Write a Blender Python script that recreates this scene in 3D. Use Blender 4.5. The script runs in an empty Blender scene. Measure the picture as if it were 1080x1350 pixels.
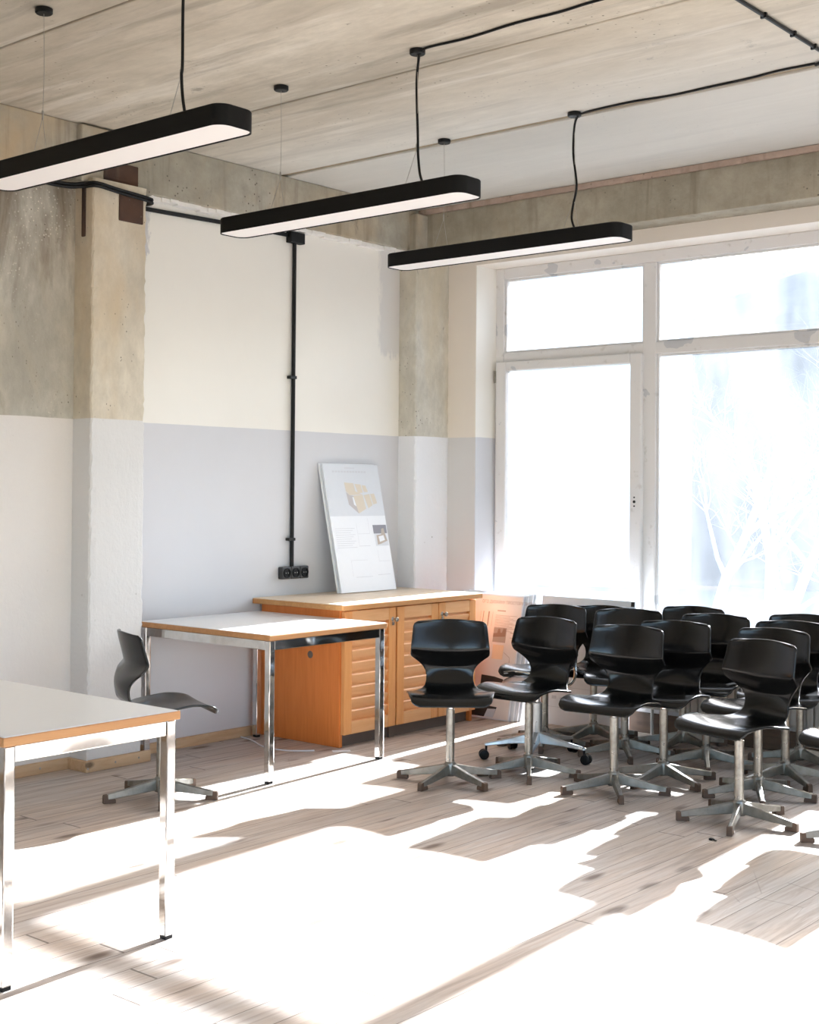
import bpy, bmesh, math, random
from mathutils import Vector, Matrix, Quaternion
C = bpy.context.scene.collection
S = bpy.context.scene
random.seed(7)
PI = math.pi

# ------------------------------------------------------------------ helpers
def obj(name, bm, mat, parent=None, smooth=False, bevel=0, sharp=35):
    me = bpy.data.meshes.new(name)
    bmesh.ops.recalc_face_normals(bm, faces=bm.faces)
    bm.to_mesh(me); bm.free()
    for m in (mat if isinstance(mat, (list, tuple)) else [mat]):
        me.materials.append(m)
    o = bpy.data.objects.new(name, me); C.objects.link(o)
    if parent: o.parent = parent
    if smooth:
        for p in me.polygons: p.use_smooth = True
        me.set_sharp_from_angle(angle=math.radians(sharp))
    if bevel:
        b = o.modifiers.new('bevel', 'BEVEL'); b.width = bevel; b.segments = 2; b.limit_method = 'ANGLE'
    return o

def box(bm, x0, x1, y0, y1, z0, z1, mi=0):
    v = [bm.verts.new(p) for p in ((x0,y0,z0),(x1,y0,z0),(x1,y1,z0),(x0,y1,z0),(x0,y0,z1),(x1,y0,z1),(x1,y1,z1),(x0,y1,z1))]
    for f in ((0,3,2,1),(4,5,6,7),(0,1,5,4),(1,2,6,5),(2,3,7,6),(3,0,4,7)):
        bm.faces.new([v[i] for i in f]).material_index = mi
    return v

def boxes(*bs):
    bm = bmesh.new()
    for b in bs: box(bm, *b)
    return bm

def tube(bm, pts, r, n=8, cap=True):
    pts = [Vector(p) for p in pts]
    rs = r if isinstance(r, (list, tuple)) else [r]*len(pts)
    rings = []; prev = None
    for i, p in enumerate(pts):
        t = (pts[min(i+1, len(pts)-1)] - pts[max(i-1, 0)]).normalized()
        if prev is None:
            a = t.orthogonal().normalized()
        else:
            a = (prev - t*prev.dot(t))
            a = a.normalized() if a.length > 1e-6 else t.orthogonal().normalized()
        prev = a; b = t.cross(a)
        rings.append([bm.verts.new(p + (a*math.cos(2*PI*k/n) + b*math.sin(2*PI*k/n))*rs[i]) for k in range(n)])
    for A, B in zip(rings, rings[1:]):
        for k in range(n):
            bm.faces.new((A[k], A[(k+1) % n], B[(k+1) % n], B[k]))
    if cap and n > 2:
        bm.faces.new(rings[0][::-1]); bm.faces.new(rings[-1])

def lathe(bm, prof, n=24, org=(0,0,0), M=None):
    rings = []
    for r, z in prof:
        ring = []
        for k in range(n):
            p = Vector((r*math.cos(2*PI*k/n), r*math.sin(2*PI*k/n), z))
            if M: p = M @ p
            ring.append(bm.verts.new(p + Vector(org)))
        rings.append(ring)
    for A, B in zip(rings, rings[1:]):
        for k in range(n):
            bm.faces.new((A[k], A[(k+1) % n], B[(k+1) % n], B[k]))
    bm.faces.new(rings[0][::-1]); bm.faces.new(rings[-1])

def smooth_path(pts, k=6):
    pts = [Vector(p) for p in pts]; out = []
    for i in range(len(pts)-1):
        p0, p1, p2, p3 = pts[max(i-1,0)], pts[i], pts[i+1], pts[min(i+2,len(pts)-1)]
        for j in range(k):
            t = j/k
            out.append(.5*((2*p1) + (p2-p0)*t + (2*p0-5*p1+4*p2-p3)*t*t + (3*p1-p0-3*p2+p3)*t**3))
    out.append(pts[-1]); return out

def thing(name, label, cat, loc=(0,0,0), rz=0, group=None):
    o = bpy.data.objects.new(name, None); C.objects.link(o)
    o.location = loc; o.rotation_euler = (0, 0, rz); o.empty_display_size = .1
    return tag(o, label, cat, group)

def tag(o, label, cat, group=None):
    o['label'] = label; o['category'] = cat
    if group: o['group'] = group
    return o

def struct(o, label=None, cat=None):
    o['kind'] = 'structure'
    if label: o['label'] = label
    if cat: o['category'] = cat
    return o

def dup(root, loc, rz, label, scale=None):
    r = root.copy(); C.objects.link(r); r.location = loc; r.rotation_euler = (0, 0, rz); r['label'] = label
    for ch in list(root.children):
        c = ch.copy(); C.objects.link(c); c.parent = r
        for g in list(ch.children):
            d = g.copy(); C.objects.link(d); d.parent = c
    return r

# ------------------------------------------------------------------ materials
class NT:
    def __init__(s, name):
        s.m = bpy.data.materials.new(name); s.m.use_nodes = True
        s.t = s.m.node_tree; s.b = s.t.nodes['Principled BSDF']
        s._pos = None
    def n(s, typ, **kw):
        nd = s.t.nodes.new(typ)
        for k, v in kw.items(): setattr(nd, k, v)
        return nd
    def l(s, a, b): s.t.links.new(a, b)
    def inp(s, sock, v):
        if isinstance(v, bpy.types.NodeSocket): s.l(v, sock)
        elif isinstance(v, (tuple, list)) and len(v) == 3 and sock.type == 'RGBA': sock.default_value = (*v, 1)
        else: sock.default_value = v
    def pos(s, obj_space=False):
        if obj_space: return s.n('ShaderNodeTexCoord').outputs['Object']
        if not s._pos: s._pos = s.n('ShaderNodeNewGeometry').outputs['Position']
        return s._pos
    def scaled(s, v, sc, off=(0,0,0)):
        m = s.n('ShaderNodeMapping'); s.l(v, m.inputs[0]); m.inputs['Scale'].default_value = sc; m.inputs['Location'].default_value = off
        return m.outputs[0]
    def noise(s, v, scale=5, detail=4, rough=.55, dist=0):
        n = s.n('ShaderNodeTexNoise'); s.l(v, n.inputs['Vector'])
        n.inputs['Scale'].default_value = scale; n.inputs['Detail'].default_value = detail
        n.inputs['Roughness'].default_value = rough; n.inputs['Distortion'].default_value = dist
        return n.outputs['Fac']
    def vor(s, v, scale=5, feature='F1', out='Distance', rand=1):
        n = s.n('ShaderNodeTexVoronoi', feature=feature); s.l(v, n.inputs['Vector']); n.inputs['Scale'].default_value = scale
        n.inputs['Randomness'].default_value = rand
        return n.outputs[out]
    def ramp(s, v, a, b, lo=0., hi=1.):
        n = s.n('ShaderNodeMapRange'); s.inp(n.inputs[0], v)
        n.inputs[1].default_value = a; n.inputs[2].default_value = b; n.inputs[3].default_value = lo; n.inputs[4].default_value = hi
        return n.outputs[0]
    def math(s, op, a, b=0., c=0.):
        n = s.n('ShaderNodeMath', operation=op); s.inp(n.inputs[0], a); s.inp(n.inputs[1], b); s.inp(n.inputs[2], c)
        return n.outputs[0]
    def mix(s, f, a, b, mode='MIX'):
        n = s.n('ShaderNodeMix', data_type='RGBA', blend_type=mode)
        s.inp(n.inputs[0], f); s.inp(n.inputs[6], a); s.inp(n.inputs[7], b)
        return n.outputs[2]
    def xyz(s, v):
        n = s.n('ShaderNodeSeparateXYZ'); s.l(v, n.inputs[0]); return n.outputs
    def comb(s, x, y, z):
        n = s.n('ShaderNodeCombineXYZ'); s.inp(n.inputs[0], x); s.inp(n.inputs[1], y); s.inp(n.inputs[2], z); return n.outputs[0]
    def bump(s, h, strength=.3, dist=.01):
        n = s.n('ShaderNodeBump'); s.inp(n.inputs['Height'], h); n.inputs['Strength'].default_value = strength; n.inputs['Distance'].default_value = dist
        s.l(n.outputs[0], s.b.inputs['Normal'])
    def done(s, col=None, rough=.6, metal=0., spec=.5):
        if col is not None: s.inp(s.b.inputs['Base Color'], col)
        s.inp(s.b.inputs['Roughness'], rough); s.inp(s.b.inputs['Metallic'], metal)
        s.b.inputs['Specular IOR Level'].default_value = spec
        return s.m

def plain(name, col, rough=.6, metal=0., spec=.5, var=.06, scale=30):
    t = NT(name); p = t.pos(True); f = t.noise(p, scale, 3)
    c = t.mix(f, tuple(c*(1-var) for c in col), tuple(min(1, c*(1+var)) for c in col))
    return t.done(c, rough, metal, spec)

def concrete_col(t, p, light, dark, stretch=(1,1,1), warm=None, speck=True, seed=0):
    q = t.scaled(p, stretch, (seed, seed*1.7, seed*.6))
    big = t.noise(q, 1.1, 6, .62, .4)
    c = t.mix(t.ramp(big, .36, .64), dark, light)
    fine = t.noise(q, 9, 6, .7)
    c = t.mix(t.ramp(fine, .35, .7, 0, .55), c, tuple(x*.72 for x in dark))
    if warm:
        w = t.noise(q, .8, 4, .6, .6)
        c = t.mix(t.ramp(w, .5, .68, 0, .75), c, warm)
    bl = t.noise(t.scaled(p, (1, 1, .7), (seed*2., 1, 3)), 3.2, 7, .72, .3)
    c = t.mix(t.ramp(bl, .64, .70, 0, .65), c, (.21, .19, .16))
    if speck:
        v = t.vor(t.scaled(p, (1,1,1), (seed,0,0)), 26)
        n2 = t.noise(p, 2.2, 3)
        k = t.math('MULTIPLY', t.ramp(v, .16, .08), t.ramp(n2, .5, .62))
        c = t.mix(k, c, (.12, .10, .085))
    return c, fine, big

M = {}
def mk_floor():
    t = NT('floor_wood'); x, y, z = t.xyz(t.pos())
    pw = .124
    xi = t.math('DIVIDE', x, pw); i = t.math('FLOOR', xi); fx = t.math('SUBTRACT', xi, i)
    wn = t.n('ShaderNodeTexWhiteNoise', noise_dimensions='1D'); t.l(i, wn.inputs['W']); r1 = wn.outputs['Value']
    yy = t.math('DIVIDE', t.math('ADD', y, t.math('MULTIPLY', r1, 9.)), 2.7); j = t.math('FLOOR', yy); fy = t.math('SUBTRACT', yy, j)
    wn2 = t.n('ShaderNodeTexWhiteNoise', noise_dimensions='2D'); t.l(t.comb(i, j, 0.), wn2.inputs['Vector']); r2 = wn2.outputs['Value']
    gv = t.comb(t.math('ADD', t.math('MULTIPLY', x, 16.), t.math('MULTIPLY', r2, 40.)), t.math('MULTIPLY', y, 1.1), t.math('MULTIPLY', r2, 17.))
    grain = t.noise(gv, 1.6, 7, .65, .9)
    fine = t.noise(t.comb(t.math('MULTIPLY', x, 120.), t.math('MULTIPLY', y, 4.), r2), 1., 3, .6)
    wash = t.noise(t.scaled(t.pos(), (1.6, .5, 1)), 1.4, 5, .6, .5)
    c = t.mix(t.ramp(wash, .35, .66), (.60, .475, .38), (.525, .505, .49))
    c = t.mix(t.ramp(grain, .47, .68, 0, .7), c, (.34, .275, .235))
    mid = t.noise(t.comb(t.math('ADD', t.math('MULTIPLY', x, 38.), t.math('MULTIPLY', r2, 90.)), t.math('MULTIPLY', y, 1.6), t.math('MULTIPLY', r2, 31.)), 1.3, 5, .65, .5)
    c = t.mix(t.ramp(mid, .52, .66, 0, .5), c, (.66, .64, .62))
    c = t.mix(t.ramp(mid, .46, .34, 0, .5), c, (.30, .235, .195))
    c = t.mix(t.math('MULTIPLY', t.ramp(fine, .45, .75), .3), c, (.30, .24, .20))
    c = t.mix(t.ramp(r2, 0, 1, 0, .30), c, (.40, .335, .285))
    kv = t.comb(t.math('MULTIPLY', x, 7.), t.math('MULTIPLY', y, 2.4), t.math('MULTIPLY', r2, 3.))
    kd = t.vor(t.mix(.10, kv, t.noise(gv, 3, 2)), 1.)
    c = t.mix(t.ramp(kd, .20, .08, 0, .9), c, (.13, .085, .06))
    sc = t.vor(t.scaled(t.pos(), (5, 1.6, 1), (3, 1, 0)), 1.3, 'DISTANCE_TO_EDGE')
    c = t.mix(t.math('MULTIPLY', t.ramp(sc, .012, .0), t.ramp(wash, .5, .62, 0, .45)), c, (.16, .12, .1))
    e = t.math('MINIMUM', fx, t.math('SUBTRACT', 1., fx)); ey = t.math('MINIMUM', fy, t.math('SUBTRACT', 1., fy))
    g = t.math('MAXIMUM', t.ramp(e, .022, .006), t.ramp(ey, .0022, .0006))
    c = t.mix(t.math('MULTIPLY', g, .8), c, (.10, .075, .06))
    t.bump(t.math('SUBTRACT', t.math('MULTIPLY', grain, .25), g), .35, .004)
    return t.done(c, t.ramp(grain, .3, .7, .42, .6), 0, .35)

def mk_ceiling():
    t = NT('ceiling_concrete'); p = t.pos()
    c, fine, big = concrete_col(t, p, (.66, .605, .51), (.50, .445, .36), (.55, 1.5, 1), None, True, 2)
    st = t.noise(t.scaled(p, (.45, 5.5, 1)), 1.3, 6, .62, .5)
    c = t.mix(t.ramp(st, .53, .68, 0, .62), c, (.27, .235, .19))
    st2 = t.noise(t.scaled(p, (.8, 9, 1), (4, 2, 0)), 1.1, 5, .6)
    c = t.mix(t.ramp(st2, .56, .7, 0, .5), c, (.78, .74, .67))
    grey = t.ramp(t.xyz(p)[1], 4.6, 5.7)
    c = t.mix(t.math('MULTIPLY', grey, .8), c, (.60, .595, .57))  # greyer towards the window: the cool light there is painted in
    t.bump(fine, .25, .01)
    return t.done(c, .85, 0, .2)

def mk_paintwall(name, top, bottom, top_concrete=False, seed=0, rough_low=.15):
    t = NT(name); p = t.pos(); x, y, z = t.xyz(p)
    wob = t.noise(p, 6, 3)
    zz = t.math('ADD', z, t.ramp(wob, 0, 1, -.004, .004))
    f = t.ramp(zz, 1.7885, 1.7915)
    blot = t.noise(p, 1.4, 5, .6)
    low = t.mix(t.ramp(blot, .3, .7), tuple(c*.96 for c in bottom), bottom)
    chip = t.math('MULTIPLY', t.ramp(t.vor(p, 16), .13, .07), t.ramp(t.noise(p, 2.6, 3), .58, .64))
    if top_concrete:
        c, fine, big = concrete_col(t, t.scaled(p, (1.6, 1.6, 1.1)), top[0], top[1], (1, 1, .8), top[2], True, seed)
        if len(top) > 3:
            dk = t.noise(t.scaled(p, (1, 1.3, .5), (seed, 0, 0)), 1.5, 6, .65, .6)
            hi = t.ramp(z, 2.1, 3.0, 0, .16)
            c = t.mix(t.ramp(t.math('ADD', dk, hi), .57, .73, 0, .85), c, top[3])
            sp = t.math('MULTIPLY', t.ramp(t.math('ADD', t.vor(p, 52), t.math('MULTIPLY', t.noise(p, 60, 2), .25)), .36, .28), t.ramp(t.math('ADD', t.noise(p, 2.4, 3), hi), .58, .78, 0, .8))
            c = t.mix(sp, c, (.80, .76, .66))
        low = t.mix(t.math('MULTIPLY', chip, .8), low, (.33, .31, .29))
        t.bump(t.math('ADD', fine, t.math('MULTIPLY', t.noise(p, 40, 3), .5)), .45, .012)
    else:
        fine = t.noise(p, 12, 5)
        c = t.mix(t.ramp(blot, .3, .7), tuple(v*.965 for v in top), top)
        rag = t.ramp(t.noise(t.scaled(p, (1, 14, 5)), 1.5, 5, .7), 0, 1, -.07, .07)
        yr = t.math('ADD', y, rag); zr = t.math('ADD', z, t.math('MULTIPLY', rag, 2.))
        pa = t.math('MULTIPLY', t.ramp(yr, 4.625, 4.612), t.ramp(zr, 2.68, 2.70))
        pb = t.math('MULTIPLY', t.math('MULTIPLY', t.ramp(yr, 6.50, 6.53), t.ramp(y, 6.8, 6.75)), t.ramp(zr, 2.30, 2.34))
        c = t.mix(t.math('MULTIPLY', t.math('MAXIMUM', pa, t.math('MULTIPLY', pb, .6)), t.ramp(z, 2.1, 2.2)), c, (.60, .595, .60))
        t.bump(fine, .08, .006)
    return t.done(t.mix(f, low, c), .75, 0, .25)

def mk_beam(name, light, dark, warm, seed):
    t = NT(name); p = t.pos()
    c, fine, big = concrete_col(t, p, light, dark, (1.2, 1.2, 1.2), warm, True, seed)
    dr = t.noise(t.scaled(p, (9, 9, .8), (seed, 0, 0)), 1.2, 5, .6, .3)
    c = t.mix(t.ramp(dr, .55, .72, 0, .55), c, (.17, .145, .11))
    t.bump(fine, .4, .012)
    return t.done(c, .9, 0, .2)

def mk_pine(name, base, dark, axis, rough=.45, sat=1):
    t = NT(name); p = t.pos(True)
    sc = {'x': (1.5, 18, 18), 'y': (18, 1.5, 18), 'z': (18, 18, 1.5)}[axis]
    g = t.noise(t.scaled(p, sc), 1.5, 6, .6, 1.2)
    c = t.mix(t.ramp(g, .3, .7), base, dark)
    k = t.vor(t.scaled(p, tuple(4. if s > 10 else 2.2 for s in sc)), 1.)
    c = t.mix(t.ramp(k, .09, .05, 0, .85), c, tuple(v*.28 for v in dark))
    t.bump(g, .06, .003)
    return t.done(c, rough, 0, .4)

def mk_metal(name, col, rough, stain=0):
    t = NT(name); p = t.pos(True); n = t.noise(p, 14, 5, .65)
    c = col
    if stain: c = t.mix(t.ramp(n, .45, .68, 0, stain), col, tuple(v*.45 for v in (col[0], col[1]*.93, col[2]*.82)))
    if rough < .1: t.bump(t.noise(p, 3.5, 1, .4), .5, .012)
    return t.done(c, t.ramp(n, .3, .7, rough*.8, rough*1.35), 1.)

def mk_frame():
    t = NT('window_frame_paint'); p = t.pos()
    n = t.noise(t.scaled(p, (2.2, 2.2, 2.6)), 2.2, 3, .5, .3)
    f = t.math('MULTIPLY', t.ramp(n, .635, .642), .8)
    c = t.mix(f, (.70, .695, .70), (.48, .50, .54))
    c = t.mix(t.ramp(t.noise(p, 20, 4), .62, .72, 0, .4), c, (.42, .40, .37))
    return t.done(c, .5)

def mk_glass():
    t = NT('dusty_glass'); p = t.pos(); nt = t.t
    nt.nodes.remove(t.b)
    out = nt.nodes['Material Output']
    tr = t.n('ShaderNodeBsdfTransparent'); tr.inputs[0].default_value = (.97, .985, .99, 1)
    gl = t.n('ShaderNodeBsdfGlossy'); gl.inputs['Roughness'].default_value = .02
    du = t.n('ShaderNodeBsdfTranslucent'); du.inputs[0].default_value = (.86, .91, 1, 1)
    fr = t.n('ShaderNodeFresnel'); fr.inputs[0].default_value = 1.35
    m1 = t.n('ShaderNodeMixShader'); t.l(fr.outputs[0], m1.inputs[0]); t.l(tr.outputs[0], m1.inputs[1]); t.l(gl.outputs[0], m1.inputs[2])
    sm = t.noise(t.scaled(p, (3, 1, .7)), 1.6, 5, .6)
    dust = t.ramp(sm, .3, .7, .020, .042)
    m2 = t.n('ShaderNodeMixShader'); t.l(dust, m2.inputs[0]); t.l(m1.outputs[0], m2.inputs[1]); t.l(du.outputs[0], m2.inputs[2])
    t.l(m2.outputs[0], out.inputs[0])
    return t.m

M['floor'] = mk_floor(); M['ceiling'] = mk_ceiling()
GREYLOW = (.635, .64, .67)
M['wall_mid'] = mk_paintwall('wall_paint_cream', (.845, .825, .775), GREYLOW)
M['wall_pier'] = mk_paintwall('wall_paint_pier', (.80, .745, .68), (.66, .655, .66))
M['wall_bay'] = mk_paintwall('bay_concrete_and_paint', ((.60, .58, .51), (.42, .395, .335), (.52, .44, .32), (.17, .13, .09)), (.73, .70, .67), True, 3)
M['column'] = mk_paintwall('column_concrete_and_paint', ((.74, .68, .57), (.58, .52, .42), (.60, .48, .32)), (.665, .66, .655), True, 9)
M['cornercol'] = mk_paintwall('corner_concrete_and_paint', ((.76, .74, .67), (.50, .475, .41), (.62, .55, .41)), (.80, .815, .85), True, 15)
M['beam'] = mk_beam('beam_concrete', (.52, .495, .43), (.36, .335, .275), (.50, .38, .24), 5)
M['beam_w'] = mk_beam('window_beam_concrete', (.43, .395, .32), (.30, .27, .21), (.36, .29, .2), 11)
M['mortar'] = mk_beam('mortar_pink', (.50, .39, .33), (.38, .29, .24), None, 8)
M['mortar_y'] = mk_beam('mortar_joint', (.42, .35, .25), (.30, .25, .18), None, 18)
M['wall_warm'] = plain('warm_bounce_wall_paint', (.86, .76, .655), .8)  # warm tint given to the unseen walls to colour the bounced light
M['white'] = plain('white_plaster', (.80, .785, .76), .75)
M['rust'] = mk_beam('rusty_steel', (.10, .062, .05), (.06, .042, .038), (.13, .07, .045), 2)
M['base'] = mk_pine('baseboard_pine', (.62, .44, .27), (.50, .32, .18), 'y', .55)
M['base_dark'] = mk_pine('brown_board', (.16, .10, .065), (.10, .065, .045), 'x', .6)
M['pine'] = mk_pine('cabinet_pine', (.77, .255, .06), (.66, .19, .042), 'z', .4)
M['pine_h'] = mk_pine('cabinet_slat_pine', (.82, .46, .215), (.74, .37, .155), 'y', .4)
M['pine_st'] = mk_pine('cabinet_stile_pine', (.78, .375, .135), (.70, .305, .10), 'z', .4)
M['pine_top'] = mk_pine('cabinet_top_sunlit_pine', (.80, .69, .56), (.70, .55, .39), 'y', .42)  # bleached pine, with the sunlight on the top put into its colour
M['pine_edge'] = mk_pine('cabinet_top_edge_pine', (.56, .28, .10), (.46, .21, .07), 'y', .4)
M['plinth'] = plain('plinth_grey', (.15, .12, .10), .7)
M['black_ply'] = None
t = NT('black_plywood'); p = t.pos(True)
g = t.noise(t.scaled(p, (70, 4, 4)), 1.2, 4, .6)
M['black_ply'] = t.done(t.mix(t.ramp(g, .3, .7), (.0035, .0035, .0036), (.0075, .0073, .0072)), t.ramp(g, .3, .7, .17, .23), 0, .42)
M['steel'] = mk_metal('dull_steel', (.42, .41, .375), .30, .7)
M['cast'] = mk_metal('cast_aluminium', (.30, .295, .27), .36, .45)
M['bright'] = mk_metal('bright_aluminium', (.60, .64, .67), .30, .2)
M['chrome'] = mk_metal('chrome', (.76, .755, .74), .07, .3)
M['foot'] = plain('brown_foot', (.12, .075, .05), .6)
M['black'] = plain('black_plastic', (.0045, .0045, .005), .5, 0, .3)
M['socket'] = plain('dark_grey_plastic', (.035, .035, .036), .4)
M['lampblack'] = plain('black_lamp_paint', (.004, .004, .0043), .55, 0, .22)
M['opal'] = plain('opal_diffuser', (.86, .83, .81), .5, 0, .3, .01)
M['laminate'] = plain('white_laminate', (.74, .75, .765), .28, 0, .5, .015)
M['lam_edge'] = mk_pine('tabletop_edge_beech', (.52, .265, .11), (.42, .195, .075), 'y', .5)
M['frame'] = mk_frame(); M['glass'] = mk_glass()
M['wire'] = mk_metal('suspension_wire', (.45, .43, .40), .4)
M['cardwhite'] = plain('white_foam_board', (.80, .82, .86), .6, 0, .4, .015)
M['peach'] = plain('warm_bounce_print', (.85, .80, .765), .6, 0, .3, .03, 6)  # peach tint stands for warm light bounced onto the poster
def flat(name, col): return plain(name, col, .6, 0, .3, .02)
M['p_grey'] = flat('print_grey_blue', (.66, .685, .73)); M['p_beige'] = flat('print_beige', (.66, .59, .49)); M['p_lilac'] = flat('print_lilac', (.50, .47, .475))
M['p_line'] = flat('print_line', (.60, .61, .65)); M['p_dark'] = flat('print_dark_grey', (.25, .25, .285)); M['p_tan'] = flat('print_tan', (.46, .40, .35))
M['p_brown'] = flat('print_brown', (.34, .23, .18)); M['p_black'] = flat('print_black', (.045, .035, .03)); M['p_note'] = flat('print_note', (.88, .68, .48))
M['p_warmline'] = flat('print_warm_line', (.42, .32, .27))
M['radiator'] = plain('radiator_enamel', (.50, .49, .46), .5)
M['ground'] = plain('pale_ground', (.17, .175, .15), .9, 0, .2, .15, .6)
M['facade'] = plain('white_facade', (.86, .87, .88), .8, 0, .2, .03, 1)
M['slope'] = plain('wooded_slope', (.075, .085, .083), .95, 0, .1, .6, 1.2)
M['bark'] = plain('pale_bark', (.42, .38, .33), .9, 0, .2, .2, 6)

# ------------------------------------------------------------------ room shell
LX, WY, CZ = -5.76, 7.05, 3.30
RX, BY = 1.6, -1.5  # unseen right and back walls pulled close to brighten the room
o = struct(obj('floor', boxes((LX-.3, RX+.3, BY-.3, 7.30, -.2, 0)), M['floor']))
bm = bmesh.new()
js = [-1.9, -.78, .54, 1.87, 3.20, 4.526, 5.59, 7.35]
for k in range(len(js)-1):
    a = .006 if k else 0
    b = .028 if abs(js[k+1]-5.59) < .01 else .006
    a = .028 if abs(js[k]-5.59) < .01 else a
    box(bm, LX-.3, RX+.3, js[k]+a, js[k+1]-b, CZ, CZ+.2)
struct(obj('ceiling', bm, M['ceiling'], bevel=.006))
struct(obj('trim_1', boxes(*[(LX-.3, RX+.3, j-.03, j+.03, CZ+.012, CZ+.19) for j in js[1:-1]]), M['mortar_y']))
struct(obj('wall_left', boxes((LX-.25, LX, 4.45, WY+.5, 0, CZ)), M['wall_mid']))
o = struct(obj('wall_left_bay', boxes((LX-.25, LX, BY-.3, 4.45, 0, CZ)), M['wall_bay']))
struct(obj('wall_back', boxes((LX-.25, -3.2, BY-.25, BY, 0, CZ), (.9, RX+.25, BY-.25, BY, 0, CZ), (-3.2, .9, BY-.25, BY, 0, .9), (-3.2, .9, BY-.25, BY, 2.9, CZ)), M['wall_warm']))
wb = bpy.data.objects.new('fill_window_back', None); C.objects.link(wb); struct(wb)  # unseen window added behind the camera to let in fill daylight
obj('window_frame', boxes((-3.2, .9, BY-.17, BY-.1, .9, .97), (-3.2, .9, BY-.17, BY-.1, 2.83, 2.9), *[(x-.045, x+.045, BY-.17, BY-.1, .97, 2.83) for x in (-3.155, -1.15, .855)]), M['frame'], wb, bevel=.006)
for x in (-3.105, -1.105): obj('pane', boxes((x, x+1.915, BY-.136, BY-.13, .97, 2.83)), M['glass'], wb)
struct(obj('wall_right', boxes((RX, RX+.25, BY, -.9, 0, CZ), (RX, RX+.25, 5.2, WY+.5, 0, CZ), (RX, RX+.25, -.9, 5.2, 0, .8), (RX, RX+.25, -.9, 5.2, 2.95, CZ)), M['wall_warm']))
wr = bpy.data.objects.new('fill_window_right', None); C.objects.link(wr); struct(wr)  # added out-of-view window, brings sky fill from the right
bm = boxes((RX+.1, RX+.17, -.9, 5.2, .8, .87), (RX+.1, RX+.17, -.9, 5.2, 2.88, 2.95), *[(RX+.1, RX+.17, y-.045, y+.045, .87, 2.88) for y in (-.855, 1.13, 3.17, 5.155)])
obj('window_frame', bm, M['frame'], wr, bevel=.006)
for y in (-.81, 1.175, 3.215): obj('pane', boxes((RX+.13, RX+.136, y, y+1.91, .87, 2.88)), M['glass'], wr)
# concrete beams and columns
bm = boxes((LX-.05, -5.70, BY, 6.86, 3.015, CZ))
struct(obj('concrete_beam', bm, M['beam'], bevel=.008))
bm = boxes((LX-.05, RX, 6.85, WY+.1, 3.02, CZ-.035))
struct(obj('concrete_beam', bm, M['beam_w'], bevel=.006))
struct(obj('trim_2', boxes((-5.70, RX, 6.83, WY, CZ-.036, CZ-.003)), M['mortar']))
# pale plaster fillet under the left beam, between column and corner
bm = bmesh.new()
for y0, y1 in ((4.50, 6.72),):
    n = 40
    for i in range(n):
        a = y0+(y1-y0)*i/n; b = y0+(y1-y0)*(i+1)/n
        d = .008*math.sin(i*2.1)+.006*math.sin(i*5.3)
        box(bm, LX-.02, -5.712+d*.6, a, b, 2.992+d*.5, 3.02)
struct(obj('trim_3', bm, M['white']))
def column(y0, y1, x1, mat, seed, top=3.015):
    rnd = random.Random(seed); bm = bmesh.new(); n = 130
    prev = None
    for i in range(n+1):
        z = top*i/n
        d = [rnd.uniform(-.005, .005) for _ in range(3)]
        ring = [bm.verts.new(p) for p in ((LX-.02, y0, z), (x1-.035, y0, z), (x1-.010+d[1], y0+.002+d[0]*.5, z), (x1-.002+d[1]*.6, y0+.010+d[0], z), (x1, y0+.04, z), (x1, y1-.04, z), (x1-.002, y1-.010+d[2], z), (x1-.012, y1+d[2], z), (LX-.02, y1, z))]
        if prev:
            for k in range(9):
                bm.faces.new((prev[k], prev[(k+1) % 9], ring[(k+1) % 9], ring[k]))
        else: first = ring
        prev = ring
    bm.faces.new(first[::-1]); bm.faces.new(prev)
    return struct(obj('concrete_column', bm, mat))
col = column(4.14, 4.485, -5.61, M['column'], 3)
obj('column_head', boxes((LX-.02, -5.655, 4.10, 4.56, 2.995, CZ-.01)), M['beam'], col, bevel=.012)
def plate(name, bx): return obj(name, boxes(bx), M['rust'], col, bevel=.004)
plate('steel_plate', (-5.66, -5.648, 4.235, 4.455, 3.01, 3.13))
plate('steel_plate', (-5.62, -5.602, 4.30, 4.455, 2.82, 2.962))
plate('steel_strip', (-5.70, -5.67, 4.133, 4.15, 2.72, 3.0))
ccol = column(6.71, 7.06, -5.613, M['cornercol'], 12)
obj('column_head', boxes((LX-.02, -5.64, 6.74, 6.87, 3.0, CZ-.04)), M['beam'], ccol, bevel=.01)

# window wall: piers, lintels, sill walls
HZ = 2.93
WT = 7.55
bm = boxes((LX-.25, -5.385, WY, WT, 0, CZ), (-5.385, -1.35, WY, WT, HZ, CZ), (-1.35, -1.0, WY, WT, 0, CZ), (-1.0, 1.4, WY, WT, HZ, CZ), (1.4, RX+.25, WY, WT, 0, CZ),
           (-4.20, -1.35, WY, WT, 0, .56), (-1.0, 1.4, WY, WT, 0, .56), (-5.385, -4.20, WY+.12, WT, 0, .05))
struct(obj('wall_window', bm, M['wall_pier']))
struct(obj('lit_reveal_sheet', boxes((-5.386, -5.380, WY+.001, 7.27, .0, HZ-.001)), M['wall_mid']))  # thin paler sheet added over the jamb, paints the reveal's lit side
struct(obj('trim_4', boxes((-4.2, -1.36, WY-.03, 7.27, .56, .585)), M['white'], bevel=.004))

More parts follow.
